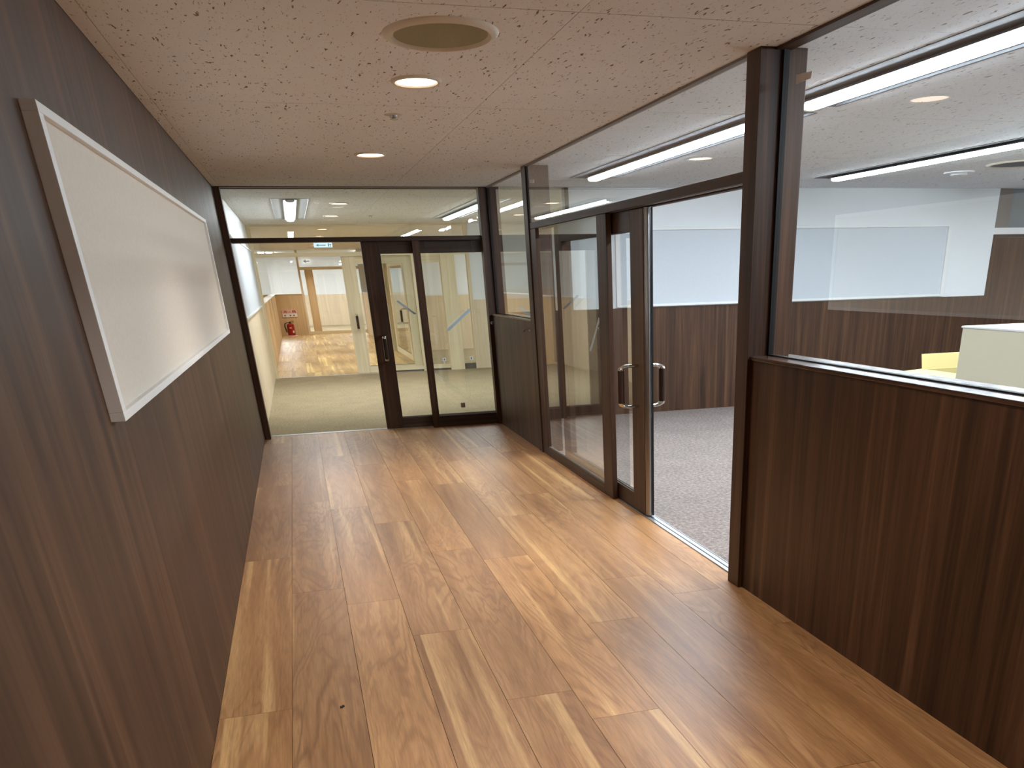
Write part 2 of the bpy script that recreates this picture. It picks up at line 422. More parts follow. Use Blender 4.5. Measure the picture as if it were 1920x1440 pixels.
for i, (xc, a, b) in enumerate(TRAYS):
    batten(xc, a, b, 'tube' if b < 12 else 'tube_n', 'long white recessed ' + names[i], 'recessed tube lights')

def downlight(x, y, label, power, z=H):
    t = thing('downlight', label, 'downlight', (x, y, z - 0.012), 'round downlights')
    lathe('trim_ring', [(0.108, -0.001), (0.112, -0.011), (0.124, -0.012), (0.132, -0.006), (0.134, 0.0), (0.108, 0.0)], 'ring', (x, y, z), t)
    lathe('lens', [(0.0, -0.004), (0.1085, -0.004), (0.1085, -0.001), (0, -0.001)], 'lens', (x, y, z), t)
    L = bpy.data.lights.new('downlight_beam', 'AREA'); L.shape = 'ELLIPSE'; L.size = 0.2; L.size_y = 0.25; L.energy = power; L.color = WARM; L.spread = math.radians(125)
    lo = bpy.data.objects.new('lamp', L); COL.objects.link(lo); lo.parent = t; lo.location = (0, 0, -0.003)
    return t
downlight(0.81, 5.945, 'warm round downlight just beyond the round ceiling speaker', P_DOWN)
downlight(0.81, 9.235, 'warm round downlight nearest the end glass wall', P_DOWN)
downlight(0.81, 2.65, 'warm round downlight above the camera position', P_DOWN)
downlight(0.81, -0.64, 'warm round downlight behind the camera position', P_DOWN)
downlight(0.80, 14.91, 'round downlight beside the tube light beyond the transom', P_DOWN * 0.35)
downlight(0.80, 17.7, 'round downlight farther along the carpeted room', P_DOWN * 0.35)
for i, y in enumerate((22.2, 25.6, 29.0, 32.4, 35.6)):
    downlight(0.78, y, ['first', 'second', 'third', 'fourth', 'fifth'][i] + ' round downlight of the far plank corridor', P_DOWN * 1.2)

t = thing('ceiling_speaker', 'large round ceiling speaker with olive grille and cream ring', 'speaker', (0.79, 4.87, H - 0.02), 'ceiling speakers')
lathe('outer_ring', [(0.198, 0.0), (0.200, -0.006), (0.214, -0.016), (0.232, -0.012), (0.246, -0.003), (0.247, 0.0)], 'ring', (0.79, 4.87, H), t, 56)
lathe('grille', [(0, -0.0075), (0.12, -0.0075), (0.2, -0.005), (0.2, -0.001), (0, -0.001)], 'grille', (0.79, 4.87, H), t, 56)
t = thing('ceiling_speaker', 'pale round ceiling speaker right of the smoke detector', 'speaker', (7.5, 9.35, H - 0.02), 'ceiling speakers')
lathe('outer_ring', [(0.298, 0.0), (0.300, -0.006), (0.314, -0.014), (0.34, -0.003), (0.342, 0.0)], 'ring', (7.5, 9.35, H), t, 48)
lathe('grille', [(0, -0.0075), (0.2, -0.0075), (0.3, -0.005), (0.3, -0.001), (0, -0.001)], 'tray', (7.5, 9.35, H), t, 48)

def sprinkler(x, y, label):
    t = thing('sprinkler', label, 'sprinkler', (x, y, H - 0.03), 'ceiling sprinklers')
    lathe('flange', [(0, -0.004), (0.045, -0.004), (0.058, -0.001), (0.058, 0), (0, 0)], 'ring', (x, y, H), t, 28)
    lathe('body', [(0, -0.02), (0.014, -0.02), (0.02, -0.012), (0.022, -0.004), (0, -0.004)], 'steel', (x, y, H), t, 20)
    lathe('deflector', [(0, -0.026), (0.026, -0.026), (0.026, -0.023), (0.012, -0.021), (0, -0.021)], 'chrome', (x, y, H), t, 20)
sprinkler(0.80, 7.11, 'small chrome sprinkler head between the two corridor downlights')
sprinkler(1.42, 17.7, 'small sprinkler head on the ceiling beyond the end transom')
t = thing('smoke_detector', 'white round smoke detector below the deeper tube light', 'smoke detector', (7.40, 10.3, H - 0.05))
lathe('base', [(0, -0.012), (0.15, -0.012), (0.155, -0.004), (0.155, 0), (0, 0)], 'plastic', (7.40, 10.3, H), t)
lathe('sensor_head', [(0, -0.036), (0.06, -0.036), (0.085, -0.03), (0.09, -0.012), (0, -0.012)], 'plastic', (7.40, 10.3, H), t)
lathe('sensor_slot', [(0.088, -0.022), (0.0915, -0.022), (0.0915, -0.018), (0.088, -0.018)], 'slot', (7.40, 10.3, H), t)

# ------------------------------------------------------------------ near corridor walls
tag(box('wall_left', (XL - 0.12, XL, YN, 12.30, 0, H), 'dark'), 'dark walnut panelled wall carrying the cream pinboard', 'wall', kind='structure')
tag(box('wall_back', (XL - 0.12, 2.52, YN - 0.1, YN, 0, H), 'dark'), 'dark wall behind the camera', 'wall', kind='structure')

def board(name, label, plane, p, d, u0, u1, z0, z1, fw, fz, fm, pm, depth_in):
    """pinboard hung on a wall: plane 'x' faces +x at x=p, plane 'y' faces -y at y=p"""
    if plane == 'x':
        t = thing(name, label, 'pinboard', (p, (u0 + u1) / 2, z0))
        B = lambda a, b, c, e, d0, d1: (p + d0, p + d1, a, b, c, e)
    else:
        t = thing(name, label, 'pinboard', ((u0 + u1) / 2, p, z0))
        B = lambda a, b, c, e, d0, d1: (a, b, p - d1, p - d0, c, e)
    box('frame_rail', B(u0, u1, z1 - fz, z1, 0, d), fm, t, 0.002); box('frame_rail', B(u0, u1, z0, z0 + fz, 0, d), fm, t, 0.002)
    box('frame_stile', B(u0, u0 + fw, z0 + fz, z1 - fz, 0, d), fm, t, 0.002); box('frame_stile', B(u1 - fw, u1, z0 + fz, z1 - fz, 0, d), fm, t, 0.002)
    box('panel', B(u0 + fw, u1 - fw, z0 + fz, z1 - fz, 0, d - depth_in), pm, t)
    return t
board('pinboard', 'wide cream pinboard in a white frame on the dark left wall', 'x', XL, 0.045, 3.48, 9.47, 1.30, 2.155, 0.06, 0.027, 'wframe', 'creamboard', 0.02)

def wainscot(nm, label, x0, x1, y0, y1, wood='dark', sill='sill', z=1.262):
    t = thing(nm, label, 'wall', ((x0 + x1) / 2, (y0 + y1) / 2, 0), kind='structure')
    box('panel', (x0, x1, y0, y1, 0, z), wood, t)
    box('sill', (x0 - 0.014, x1 + 0.014, y0, y1, z + 0.003, z + 0.021), sill, t, 0.003)
    return t
wainscot('wall_right', 'dark walnut half wall under the big near window', XR, 2.52, YN, 4.808)
wainscot('wall_right', 'dark walnut half wall under the narrow corner window', XR, 2.52, 10.12, 12.28)

def pane(nm, label, b, gaskets=()):
    t = thing(nm, label, 'window', ((b[0] + b[1]) / 2, (b[2] + b[3]) / 2, b[4]), kind='structure')
    box('glass', b, 'glass', t)
    for q in gaskets: box('gasket', q, 'black', t)
    return t
pane('window_1', 'big clear window pane above the near half wall', (2.395, 2.407, YN, 4.806, 1.288, 2.592),
     ((2.388, 2.414, YN, 4.79, 1.2835, 1.289), (2.386, 2.416, 4.79, 4.809, 1.2835, 2.592)))
pane('window_2', 'narrow clear window pane in the far corner', (2.36, 2.372, 10.13, 12.27, 1.288, 2.592),
     ((2.354, 2.378, 10.13, 12.27, 1.2835, 1.289), (2.352, 2.380, 12.26, 12.295, 1.2835, 2.592)))
pane('window_3', 'long clear pane between the right door head and ceiling', (2.304, 2.316, 4.97, 9.94, 2.132, 2.592),
     ((2.300, 2.324, 9.925, 9.948, 2.132, 2.592),))
# ceiling channels
tag(box('trim_4', (2.355, 2.43, YN, 4.808, 2.588, H - 0.001), 'dark_y'), 'dark ceiling channel over the near window', 'trim', kind='structure')
tag(box('trim_5', (2.288, 2.33, 4.962, 9.95, 2.588, H - 0.001), 'greytrim'), 'grey ceiling channel over the right sliding door', 'trim', kind='structure')
tag(box('trim_6', (2.345, 2.39, 10.13, 12.28, 2.588, H - 0.001), 'greytrim'), 'grey ceiling channel over the corner window', 'trim', kind='structure')
# posts
tag(box('trim_7', (2.272, 2.52, 4.81, 4.96, 0, H - 0.001), 'dark_post', bev=0.003), 'thick dark walnut post beside the near window', 'post', kind='structure')
tag(box('trim_8', (2.288, 2.52, 9.95, 10.12, 0, H - 0.001), 'dark_post', bev=0.003), 'dark walnut post between right door and corner window', 'post', kind='structure')
tag(box('trim_9', (2.255, 2.50, 12.30, 12.43, 0, H - 0.001), 'dark_post', bev=0.003), 'dark walnut corner post right of the end glass wall', 'post', kind='structure')
tag(box('trim_10', (XL, -0.575, 12.30, 12.50, 0, H - 0.001), 'dark_post', bev=0.003), 'dark walnut jamb on the left of the end doorway', 'post', kind='structure')
# right door head
t = thing('trim_11', 'dark walnut head rail over the right sliding door', 'door head', (2.38, 7.45, 2.08), kind='structure')
box('rail', (XR, 2.345, 4.961, 9.949, 2.08, 2.13), 'dark_y', t, 0.002)
box('rail', (2.42, 2.465, 4.961, 9.949, 2.08, 2.13), 'dark_y', t, 0.002)
box('track_cover', (2.345, 2.42, 4.961, 9.949, 2.10, 2.13), 'black', t)
box('track', (2.372, 2.392, 4.961, 9.949, 2.086, 2.10), 'alu', t)
# fixed panel
t = thing('window_4', 'tall fixed glass panel left of the right sliding door', 'window', (2.32, 8.7, 0), kind='structure')
box('mullion', (XR, 2.343, 7.43, 7.68, 0.0, 2.078), 'dark_post', t, 0.004)
box('stile', (XR, 2.343, 9.72, 9.949, 0.0, 2.078), 'dark_post', t, 0.003)
box('bottom_rail', (XR, 2.343, 7.68, 9.72, 0.0, 0.085), 'dark_y', t)
box('bead', (2.312, 2.3165, 7.68, 9.72, 0.085, 0.093), 'greytrim', t); box('bead', (2.3265, 2.331, 7.68, 9.72, 0.085, 0.093), 'greytrim', t)
box('glass', (2.318, 2.326, 7.68, 9.72, 0.087, 2.078), 'glass', t)

def dpull(parent, axis, base, c, out, z0, z1):
    """D pull handle on a face: axis 'x' -> sticks out along x from x=base at y=c"""
    f = (lambda o, z: (base + out * o, c, z)) if axis == 'x' else (lambda o, z: (c, base + out * o, z))
    zr = 0.028
    def arc(zc, s):
        pts = [f(0, zc)]
        for k in range(0, 7):
            a = math.pi / 2 * k / 6
            pts.append(f(0.55 + 0.45 * math.sin(a), zc - s * zr * (1 - math.cos(a))))
        return pts
    h = link('handle', None, f(0, (z0 + z1) / 2), parent)
    tube('bracket', arc(z1, 1), 0.023, 'chrome', h); tube('bracket', arc(z0, -1), 0.023, 'chrome', h)
    tube('grip', [f(1, z1 - zr), f(1, z0 + zr)], 0.0255, 'grip', h)

def leaf(nm, label, axis, p0, p1, u0, u1, sw, tw, wood, wood_r, lead='low', steel=True, hz=(0.80, 1.083), zb=0.012, zt=2.075, gz=(0.142, 1.945), hand=(1, 1), hoff=0.135):
    """sliding door leaf. axis 'x': leaf lies along y between u0,u1 with faces x=p0..p1; axis 'y': along x."""
    if axis == 'x':
        B = lambda a, b, z0, z1, e0=0, e1=0: (p0 + e0, p1 - e1, a, b, z0, z1); loc = ((p0 + p1) / 2, (u0 + u1) / 2, zb)
    else:
        B = lambda a, b, z0, z1, e0=0, e1=0: (a, b, p0 + e0, p1 - e1, z0, z1); loc = ((u0 + u1) / 2, (p0 + p1) / 2, zb)
    t = thing(nm, label, 'sliding door', loc, kind='structure')
    e = 0.05 if axis == 'x' else 0.03
    s0 = u0 + (e if steel else 0)
    box('leading_stile', B(s0, u0 + sw, zb, zt), wood, t, 0.003)
    if steel:
        pr = [(p0 + 0.004 + (p1 - p0 - 0.008) * (0.5 - 0.5 * math.cos(math.pi * q / 14)), s0 - (s0 - u0 - 0.008) * math.sin(math.pi * q / 14)) for q in range(15)]
        o = prism('steel_edge', pr, 'z', zb, zt, 'steel', t)
        for f in o.data.polygons: f.use_smooth = len(f.vertices) == 4
        o.data.set_sharp_from_angle(angle=math.radians(50))
        box('seal', B(u0, u0 + 0.016, zb, zt, 0.046, 0.004), 'black', t)
    box('trailing_stile', B(u1 - tw, u1, zb, zt), wood, t, 0.003)
    box('top_rail', B(u0 + sw, u1 - tw, gz[1], zt), wood_r, t); box('bottom_rail', B(u0 + sw, u1 - tw, zb, gz[0] - 0.01), wood_r, t)
    mid = (p0 + p1) / 2
    G = (mid - 0.005, mid + 0.005, u0 + sw, u1 - tw, gz[0] - 0.01, gz[1]) if axis == 'x' else (u0 + sw, u1 - tw, mid - 0.005, mid + 0.005, gz[0] - 0.01, gz[1])
    box('glass', G, 'glass', t)
    for s in (-1, 1):
        a = mid + s * 0.011
        box('bead', (a - 0.003, a + 0.003, u0 + sw, u1 - tw, gz[0] - 0.01, gz[0]) if axis == 'x' else (u0 + sw, u1 - tw, a - 0.003, a + 0.003, gz[0] - 0.01, gz[0]), 'greytrim', t)
    c = (s0 + u0 + sw) / 2
    if hand[0]: dpull(t, axis, p0, c, -hoff, *hz)
    if hand[1]: dpull(t, axis, p1, c, hoff, *hz)
    return t
d1 = leaf('door_1', 'dark walnut glazed sliding door with steel edge, half open', 'x', 2.355, 2.415, 6.70, 9.22, 0.335, 0.25, 'dark', 'dark_y')

# ------------------------------------------------------------------ end glass wall
t = thing('trim_12', 'dark walnut transom across the end glass wall', 'transom', (0.84, 12.42, 2.072), kind='structure')
box('rail', (-0.575, 2.255, YE, 12.40, 2.072, 2.117), 'dark_x', t, 0.002); box('rail', (-0.575, 2.255, 12.545, 12.585, 2.072, 2.117), 'dark_x', t, 0.002)
box('track_cover', (-0.575, 2.255, 12.40, 12.545, 2.09, 2.117), 'black', t)
pane('window_5', 'long clear pane above the end transom', (-0.575, 2.255, 12.40, 12.412, 2.117, 2.59))
t = thing('trim_13', 'grey ceiling channel over the end glass wall', 'trim', (0.84, 12.38, 2.585), kind='structure')
box('channel', (XL + 0.07, 2.255, 12.29, 12.44, 2.587, H - 0.001), 'greytrim', t); box('groove', (XL + 0.07, 2.255, 12.385, 12.43, 2.583, 2.587), 'black', t)
t = thing('window_6', 'fixed glass panel on the right of the end doorway', 'window', (1.85, 12.38, 0), kind='structure')
box('mullion', (1.425, 1.512, YE, 12.415, 0, 2.071), 'dark_post', t, 0.003)
box('bottom_rail', (1.512, 2.255, YE, 12.415, 0, 0.128), 'dark_x', t)
box('bead', (1.512, 2.255, YE + 0.008, YE + 0.014, 0.128, 0.136), 'greytrim', t)
box('glass', (1.512, 2.255, 12.383, 12.393, 0.128, 2.071), 'glass', t)
d2 = leaf('door_2', 'dark walnut glazed sliding door slid behind the end panel', 'y', 12.435, 12.505, 0.842, 2.49, 0.21, 0.16, 'dark_post', 'dark_x', steel=False, hoff=0.15)

# pale blue tape and small stickers on glass
def tape(a, b, plane, p, wdt, label, extra=None):
    ax, az = a; bx, bz = b; L = math.hypot((bx - ax) / 1.0, (bz - az) / 0.51); nx, nz = -((bz - az) / 0.51) / L * wdt, ((bx - ax)) / L * wdt * 0.51
    q = [(ax - nx, az - nz), (bx - nx, bz - nz), (bx + nx, bz + nz), (ax + nx, az + nz)]
    o = prism('tape_strip', q, plane, p, p - 0.002, 'tape')
    return tag(o, label, 'tape', 'strips of pale blue tape on the glass')
tape((1.735, 1.11), (2.04, 1.335), 'y', 12.3825, 0.022, 'slanting pale blue tape on the fixed end panel')
tape((1.175, 1.45), (1.375, 1.30), 'y', 12.464, 0.016, 'short pale blue tape slanting down on the end sliding door glass')
tape((8.03, 1.117), (7.73, 1.373), 'x', 2.3175, 0.018, 'thin pale blue tape near the right fixed panel mullion')
tag(box('glass_sticker', (1.805, 1.86, 12.3805, 12.3828, 0.215, 0.27), 'greytag'), 'small grey square sticker low on the end glass panel', 'sticker')
tag(prism('post_label', [(4.666, 2.474), (4.517, 2.464), (4.523, 2.439), (4.666, 2.44)], 'x', 2.392, 2.3945, 'whitetag'), 'white paper label stuck on the near window beside the thick post', 'label')
tag(prism('post_label', [(9.835, 2.478), (9.662, 2.464), (9.671, 2.436), (9.845, 2.449)], 'x', 2.301, 2.3035, 'whitetag'), 'white paper label stuck on the pane beside the farther post', 'label')
def hook(y, label, turn):
    t = thing('coat_hook', label, 'hook', (XR, y, 1.17), 'little steel hooks on the corner half wall')
    box('plate', (XR - 0.004, XR, y - 0.03, y + 0.03, 1.175, 1.2), 'steel', t, 0.001)
    tube('arm', [(XR - 0.002, y, 1.195), (XR - 0.03, y - 0.03 * turn, 1.195), (XR - 0.045, y - 0.07 * turn, 1.188), (XR - 0.045, y - 0.11 * turn, 1.172)], 0.011, 'steel', t)
hook(12.24, 'tiny steel hook on the corner half wall, beside the corner post', 1)
hook(10.24, 'tiny steel hook on the corner half wall, beside the door frame', -1)

# ------------------------------------------------------------------ room behind the right glass wall
YW = 12.40
t = thing('wall_end', 'white wall with brown wainscot and pinboard behind the right door', 'wall', (6.5, YW, 0), kind='structure')
box('plaster', (3.37, 9.63, YW, YW + 0.1, 1.285, H), 'white', t); box('wainscot', (3.37, 9.63, YW - 0.006, YW + 0.1, 0, 1.285), 'dark', t)
t = thing('wall_end', 'low brown wainscot and glass joining the corner post', 'wall', (2.9, YW, 0), kind='structure')
box('wainscot', (2.501, 3.32, YW, YW + 0.1, 0, 1.262), 'dark', t); box('sill', (2.501, 3.32, YW - 0.015, YW + 0.115, 1.265, 1.285), 'dark_x', t)
box('post', (3.32, 3.37, YW - 0.02, YW + 0.12, 0, H - 0.001), 'dark_post', t); box('glass', (2.501, 3.32, YW + 0.04, YW + 0.052, 1.285, 2.595), 'glass', t)
board('pinboard', 'wide white pinboard on the white wall behind the right door', 'y', YW, 0.05, 3.95, 8.89, 1.297, 2.178, 0.055, 0.027, 'wframe', 'whiteboard', 0.022)
t = thing('door_3', 'brown door under a grey fanlight at the far right', 'door', (11.2, YW, 0), kind='structure')
box('fanlight', (9.63, 12.99, YW + 0.03, YW + 0.04, 2.13, H - 0.001), 'fan', t); box('fanlight_post', (9.63, 9.86, YW + 0.01, YW + 0.05, 2.13, H - 0.001), 'greytrim', t)
box('head_rail', (9.63, 12.99, YW - 0.02, YW + 0.08, 2.05, 2.13), 'wframe', t)
box('frame', (9.63, 9.70, YW + 0.0, YW + 0.09, 0, 2.05), 'dark_post', t); box('frame', (9.70, 12.99, YW + 0.0, YW + 0.09, 2.015, 2.05), 'dark_x', t)
box('door_panel', (9.71, 12.99, YW + 0.03, YW + 0.07, 0.01, 2.012), 'dark', t)
tag(box('wall_side', (XW, XW + 0.1, YN, YB, 0, H), 'white'), 'white side wall far right', 'wall', kind='structure')
tag(box('wall_back', (2.53, XW, YN - 0.1, YN, 0, H), 'white'), 'white wall behind the camera in the side room', 'wall', kind='structure')

t = thing('cabinet', 'cream cabinet with white top seen through the near window', 'cabinet', (6.4, 5.9, 0))
box('body', (5.775, 7.05, 4.2, 7.66, 0.06, 1.185), 'counter', t); box('top', (5.765, 7.06, 4.19, 7.67, 1.185, 1.2), 'wframe', t, 0.002); box('plinth', (5.83, 7.0, 4.25, 7.6, 0, 0.06), 'slot', t)
t = thing('carton', 'open kraft cardboard carton with raised flap behind the cream cabinet', 'carton', (6.5, 8.2, 0))
cx0, cx1, cy0, cy1, cz = 6.06, 6.95, 7.78, 8.6, 0.752
boxes('body', [(cx0, cx0 + 0.012, cy0, cy1, 0, cz), (cx1 - 0.012, cx1, cy0, cy1, 0, cz), (cx0, cx1, cy0, cy0 + 0.012, 0, cz), (cx0, cx1, cy1 - 0.012, cy1, 0, cz), (cx0, cx1, cy0, cy1, 0, 0.01)], 'carton', t)
boxes('contents', [(cx0 + 0.3, cx1 - 0.02, cy0 + 0.02, cy1 - 0.02, 0.01, cz - 0.06)], 'rubber', t)
prism('flap', [(cy1, cz), (cy1 + 0.012, cz), (cy1 + 0.05, cz + 0.14), (cy1 + 0.038, cz + 0.14)], 'x', cx0, cx1, 'carton', t)
prism('flap', [(cx0 + 0.006, cz), (cx0 - 0.006, cz + 0.006), (cx0 - 0.31, cz - 0.01), (cx0 - 0.31, cz - 0.017)], 'y', cy0, cy1, 'carton', t)
prism('flap', [(cx1 - 0.006, cz), (cx1 + 0.006, cz + 0.006), (cx1 + 0.3, cz - 0.06), (cx1 + 0.3, cz - 0.067)], 'y', cy0, cy1, 'carton', t)

# ------------------------------------------------------------------ carpeted room beyond the end doorway
t = thing('wall_left', 'white upper wall over beige wainscot left of the doorway', 'wall', (XL, 16.4, 0), kind='structure')
box('plaster', (XL - 0.12, XL, 12.50, YB - 0.06, 1.275, H), 'white', t); box('wainscot', (XL - 0.12, XL + 0.006, 12.50, YB - 0.06, 0, 1.275), 'beige', t)
t = thing('pinboard', 'white pinboard on the left wall beyond the end doorway', 'pinboard', (XL, 17.0, 1.28))
box('panel', (XL, XL + 0.03, 13.3, 20.2, 1.285, 2.18), 'whiteboard', t); box('frame_rail', (XL, XL + 0.04, 13.3, 20.2, 1.278, 1.30), 'wframe', t); box('frame_rail', (XL, XL + 0.04, 13.3, 20.2, 2.165, 2.19), 'wframe', t)
# second partition, pale maple
tag(box('trim_14', (XL, -0.575, YB - 0.06, YB + 0.1, 0, H - 0.001), 'maple'), 'pale maple jamb of the second doorway', 'post', kind='structure')
t = thing('trim_15', 'pale maple transom across the second doorway', 'transom', (0.84, YB, 2.075), kind='structure')
box('rail', (-0.575, 3.41, YB, YB + 0.08, 2.08, 2.15), 'maple_x', t)
box('ceiling_rail', (-0.575, 3.41, YB, YB + 0.08, 2.575, H - 0.001), 'maple_x', t)
pane('window_7', 'clear pane above the pale maple transom', (-0.575, 3.40, YB + 0.03, YB + 0.042, 2.15, 2.575))
d3 = leaf('door_4', 'pale maple glazed sliding door with steel pull, standing open', 'y', YB + 0.09, YB + 0.15, 0.975, 2.30, 0.26, 0.16, 'maple', 'maple_x', steel=False, hoff=0.15)
t = thing('window_8', 'pale maple glazed panel right of the second doorway', 'window', (2.4, YB, 0), kind='structure')
box('post', (2.30, 2.44, YB, YB + 0.08, 0, 2.079), 'maple', t); box('bottom_rail', (1.60, 2.86, YB, YB + 0.07, 0.035, 0.105), 'maple_x', t); box('plinth', (1.60, 2.86, YB + 0.02, YB + 0.06, 0, 0.035), 'slot', t)
box('post', (1.52, 1.60, YB, YB + 0.08, 0, 2.079), 'maple', t); box('glass', (1.60, 2.30, YB + 0.035, YB + 0.045, 0.105, 2.079), 'glass', t)
box('glass', (2.44, 2.86, YB + 0.035, YB + 0.045, 0.105, 1.95), 'glass', t); box('top_rail', (2.44, 2.86, YB, YB + 0.07, 1.95, 2.079), 'maple_x', t)
box('column', (2.86, 3.14, YB - 0.08, YB + 0.12, 0, 2.079), 'maple', t); box('glass', (3.14, 3.39, YB + 0.035, YB + 0.045, 0.105, 2.079), 'glass', t)
box('bottom_rail', (3.14, 3.39, YB, YB + 0.07, 0.0, 0.105), 'slot', t); box('post', (3.39, 3.45, YB - 0.02, YB + 0.1, 0, H - 0.001), 'beige', t)
t = thing('wall_end', 'white wall over beige wainscot right of the pale panel', 'wall', (8, YB, 0), kind='structure')
box('plaster', (3.45, XW, YB, YB + 0.1, 1.275, H), 'white', t); box('wainscot', (3.45, XW, YB - 0.008, YB + 0.1, 0, 1.275), 'beige', t)
for x, y, l in ((2.735, YB - 0.004, 'white wall outlet low on the pale glazed panel'), (3.30, YB - 0.004, 'white wall outlet right of the pale column')):
    t = thing('wall_outlet', l, 'outlet', (x, y, 0.17), 'wall outlets')
    box('plate', (x - 0.035, x + 0.035, y - 0.012, y, 0.165, 0.23), 'plastic', t); box('slot', (x - 0.012, x + 0.012, y - 0.014, y - 0.0122, 0.18, 0.215), 'slot', t)
    box('mount', (x - 0.015, x + 0.015, y, y + 0.02, 0.106, 0.22), 'maple', t)

# ------------------------------------------------------------------ far plank corridor and farthest room
wainscot('wall_left', 'beige half wall along the far plank corridor', XL - 0.2, XL, 21.2, YD, 'oak', 'wframe')
pane('window_9', 'clear glass above the beige half wall', (XL - 0.1, XL - 0.09, 21.2, YD, 1.288, 2.59))
tag(box('wall_side', (-6.1, -6.0, YB, YD, 0, H), 'white'), 'white wall of the far left room', 'wall', kind='structure')
tag(box('wall_back', (-6, XL - 0.13, YB - 0.06, YB, 0, H), 'white'), 'white cross wall of the far left room', 'wall', kind='structure')
wainscot('wall_right', 'beige half wall on the right of the far plank corridor', 2.32, 2.5, 27.3, YD, 'beige', 'wframe')
pane('window_10', 'clear glass above the right beige half wall', (2.40, 2.41, 27.3, YD, 1.288, 2.59))
t = thing('trim_16', 'pale maple head rail over the far side door', 'door head', (2.38, 24, 2.08), kind='structure')
box('rail', (2.30, 2.46, YB + 0.15, 27.3, 2.08, 2.13), 'maple_x', t)
tag(box('trim_17', (2.30, 2.5, 27.1, 27.3, 0, H - 0.001), 'maple'), 'pale maple post beside the far side door', 'post', kind='structure')
d5 = leaf('door_5', 'pale maple side door with steel edge and D pull', 'x', 2.355, 2.415, 22.75, 26.6, 0.335, 0.25, 'maple', 'maple_x')
t = thing('wall_end', 'white wall over beige wainscot of the far right room', 'wall', (7, 26.4, 0), kind='structure')
box('plaster', (2.62, XW, 26.4, 26.5, 1.275, H), 'white', t); box('wainscot', (2.62, XW, 26.39, 26.5, 0, 1.275), 'beige', t)
# third partition
t = thing('wall_end', 'beige low wall behind the fire extinguisher', 'wall', (-0.2, YD, 0), kind='structure')
box('panel', (XL - 0.1, 0.26, YD, YD + 0.15, 0, 1.264), 'oak', t); box('sill', (XL - 0.1, 0.26, YD - 0.02, YD + 0.17, 1.266, 1.285), 'maple_x', t)
pane('window_11', 'clear glass above the beige low wall', (XL - 0.1, 0.26, YD + 0.07, YD + 0.08, 1.286, 2.59))
t = thing('window_12', 'pale maple frame with clear glass in the third glass wall', 'window', (1.2, YD, 0), kind='structure')
box('post', (0.26, 0.33, YD - 0.02, YD + 0.15, 0, H - 0.001), 'beige', t); box('transom', (0.33, 2.3, YD, YD + 0.12, 2.0, 2.09), 'maple_x', t)
box('glass', (0.33, 2.3, YD + 0.05, YD + 0.06, 2.09, 2.59), 'glass', t)
box('bottom_rail', (0.33, 2.3, YD, YD + 0.12, 0, 0.10), 'maple_x', t); box('stile', (0.47, 0.74, YD, YD + 0.12, 0.10, 2.0), 'oak', t); box('glass', (0.33, 2.3, YD + 0.05, YD + 0.06, 0.10, 2.0), 'glass', t)
tag(box('wall_end', (2.3, XW, YD, YD + 0.1, 0, H), 'white'), 'white wall right of the third glass wall', 'wall', kind='structure')
tag(box('wall_end', (-6, XL - 0.1, YD, YD + 0.1, 0, H), 'white'), 'white wall left of the third glass wall', 'wall', kind='structure')
t = thing('wall_end', 'white wall over beige wainscot of the farthest room', 'wall', (1, 44, 0), kind='structure')
box('plaster', (-4, XW, 44, 44.1, 1.16, H), 'white', t); box('wainscot', (-4, XW, 43.99, 44.1, 0, 1.16), 'beige', t)
for i, (x, y0, y1, lab) in enumerate(((-0.6, 38.5, 42.5, 'left'), (2.6, 38.5, 42.5, 'right'))):
    t = thing('ceiling_light', 'surface tube light on the ' + lab + ' of the farthest room ceiling', 'ceiling light', (x, 40.5, 2.56), 'farthest room tube lights')
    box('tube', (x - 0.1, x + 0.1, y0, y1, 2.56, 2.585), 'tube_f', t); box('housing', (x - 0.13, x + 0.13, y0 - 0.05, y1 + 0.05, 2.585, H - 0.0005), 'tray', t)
for x, y0, y1, lab in ((-2.6, 24, 30, 'far left side room'), (6.0, 21.3, 25.6, 'far right side room')):
    t = thing('ceiling_light', 'surface tube light on the ceiling of the ' + lab, 'ceiling light', (x, (y0 + y1) / 2, 2.56), 'side room tube lights')
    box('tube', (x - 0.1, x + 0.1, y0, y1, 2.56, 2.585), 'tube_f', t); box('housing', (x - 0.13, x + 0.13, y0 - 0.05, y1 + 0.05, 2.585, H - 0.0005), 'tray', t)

# fire extinguisher
ex, ey = -0.31, YD - 0.45
t = thing('fire_extinguisher', 'red fire extinguisher standing under a pink sign', 'extinguisher', (ex, ey, 0))
lathe('stand', [(0, 0), (0.2, 0), (0.2, 0.012), (0.16, 0.02), (0, 0.02)], 'signpink', (ex, ey, 0), t)
lathe('cylinder', [(0, 0.02), (0.118, 0.02), (0.125, 0.03), (0.125, 0.33), (0.11, 0.365), (0.06, 0.39), (0.035, 0.40), (0, 0.40)], 'red', (ex, ey, 0), t)
lathe('valve', [(0, 0.398), (0.032, 0.398), (0.032, 0.425), (0.02, 0.435), (0, 0.435)], 'rubber', (ex, ey, 0), t, 20)
tube('lever', [(ex - 0.05, ey, 0.42), (ex + 0.02, ey, 0.45), (ex + 0.14, ey, 0.468)], 0.014, 'rubber', t); tube('lever', [(ex - 0.02, ey, 0.415), (ex + 0.08, ey, 0.425), (ex + 0.14, ey, 0.418)], 0.012, 'rubber', t)
tube('hose', [(ex - 0.02, ey, 0.42), (ex - 0.1, ey - 0.03, 0.42), (ex - 0.17, ey - 0.05, 0.39), (ex - 0.19, ey - 0.05, 0.30), (ex - 0.165, ey - 0.05, 0.20), (ex - 0.145, ey - 0.05, 0.12)], 0.02, 'rubber', t)
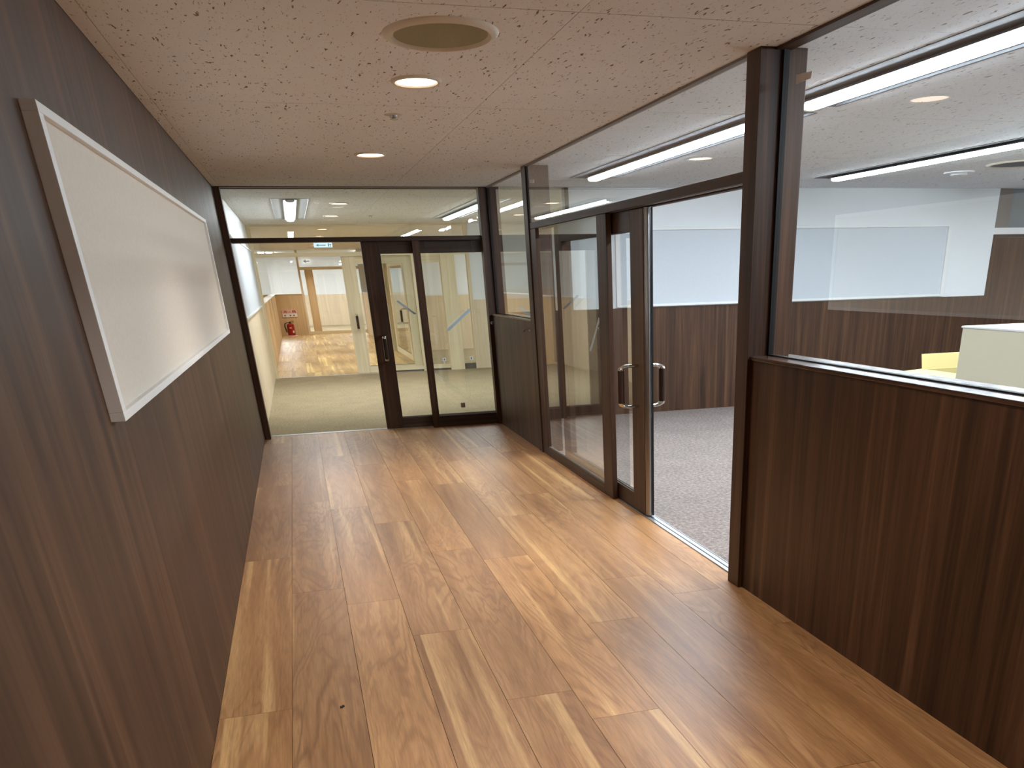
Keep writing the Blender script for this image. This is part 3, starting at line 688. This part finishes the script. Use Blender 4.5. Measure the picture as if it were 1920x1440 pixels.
box('label', (ex + 0.05, ex + 0.1, ey - 0.15, ey - 0.125, 0.1, 0.17), 'plastic', t); box('label', (ex - 0.045, ex + 0.035, ey - 0.163, ey - 0.15, 0.245, 0.27), 'signpink', t)

def textmesh(name, txt, size, mat, parent, fn):
    cu = bpy.data.curves.new(name, 'FONT'); cu.body = txt; cu.size = size; cu.extrude = 0.0; cu.align_x = 'CENTER'; cu.align_y = 'CENTER'
    o = bpy.data.objects.new(name, cu); COL.objects.link(o)
    me = bpy.data.meshes.new_from_object(o.evaluated_get(bpy.context.evaluated_depsgraph_get())); bpy.data.objects.remove(o)
    me.materials.clear(); me.materials.append(M[mat])
    vs = [Vector(fn(v.co.x, v.co.y)) for v in me.vertices]
    c = vs[0].copy() if vs else Vector((0, 0, 0))
    for v, q in zip(me.vertices, vs): v.co = q - c
    return link(name, me, c, parent)
t = thing('fire_sign', 'pink and white fire extinguisher sign on the beige wall', 'sign', (-0.265, YD, 0.575))
box('panel', (-0.51, -0.02, YD - 0.02, YD, 0.575, 0.80), 'signpink', t)
box('lower_panel', (-0.51, -0.02, YD - 0.024, YD - 0.02, 0.575, 0.68), 'wframe', t)
textmesh('lettering', '消火器', 0.17, 'signred', t, lambda x, y: (-0.265 + x * 0.9, YD - 0.026, 0.74 + y * 0.55))
for x in (-0.43, -0.25, -0.13): box('mark', (x - 0.025, x + 0.025, YD - 0.027, YD - 0.0245, 0.605, 0.645), 'signgrey', t)
# hanging exit sign
t = thing('exit_sign', 'pale blue lit exit sign hanging over the far plank corridor', 'sign', (0.87, 26.0, 2.38))
box('face', (0.655, 1.085, 25.97, 26.03, 2.375, 2.47), 'signcyan', t); box('hanger', (0.80, 0.82, 25.99, 26.01, 2.47, H - 0.001), 'plastic', t); box('hanger', (0.92, 0.94, 25.99, 26.01, 2.47, H - 0.001), 'plastic', t)
prism('arrow', [(0.70, 2.42), (0.76, 2.445), (0.76, 2.428), (0.93, 2.428), (0.93, 2.412), (0.76, 2.412), (0.76, 2.395)], 'y', 25.963, 25.97, 'signblue', t)
boxes('figure', [(0.985, 1.005, 25.963, 25.97, 2.39, 2.455), (1.02, 1.06, 25.963, 25.97, 2.425, 2.44), (1.02, 1.05, 25.963, 25.97, 2.39, 2.41)], 'signblue', t)
t = thing('exit_sign', 'white arrow sign hanging in the farthest room', 'sign', (0.64, 41, 2.25))
box('face', (0.49, 0.83, 40.97, 41.03, 2.22, 2.42), 'wframe', t); box('hanger', (0.65, 0.67, 40.99, 41.01, 2.42, H - 0.001), 'plastic', t)
prism('arrow', [(0.54, 2.32), (0.64, 2.38), (0.64, 2.335), (0.77, 2.335), (0.77, 2.305), (0.64, 2.305), (0.64, 2.26)], 'y', 40.965, 40.97, 'signgrey', t)
# crumbs on the planks
c1 = tag(boxes('crumb', [(0.0, 0.012, 0, 0.02, 0, 0.003), (0.008, 0.02, 0.008, 0.024, 0, 0.004)], 'debris'), 'tiny dark crumb on the plank floor near the camera', 'debris'); c1.location = (-0.115, 3.885, 0.0)
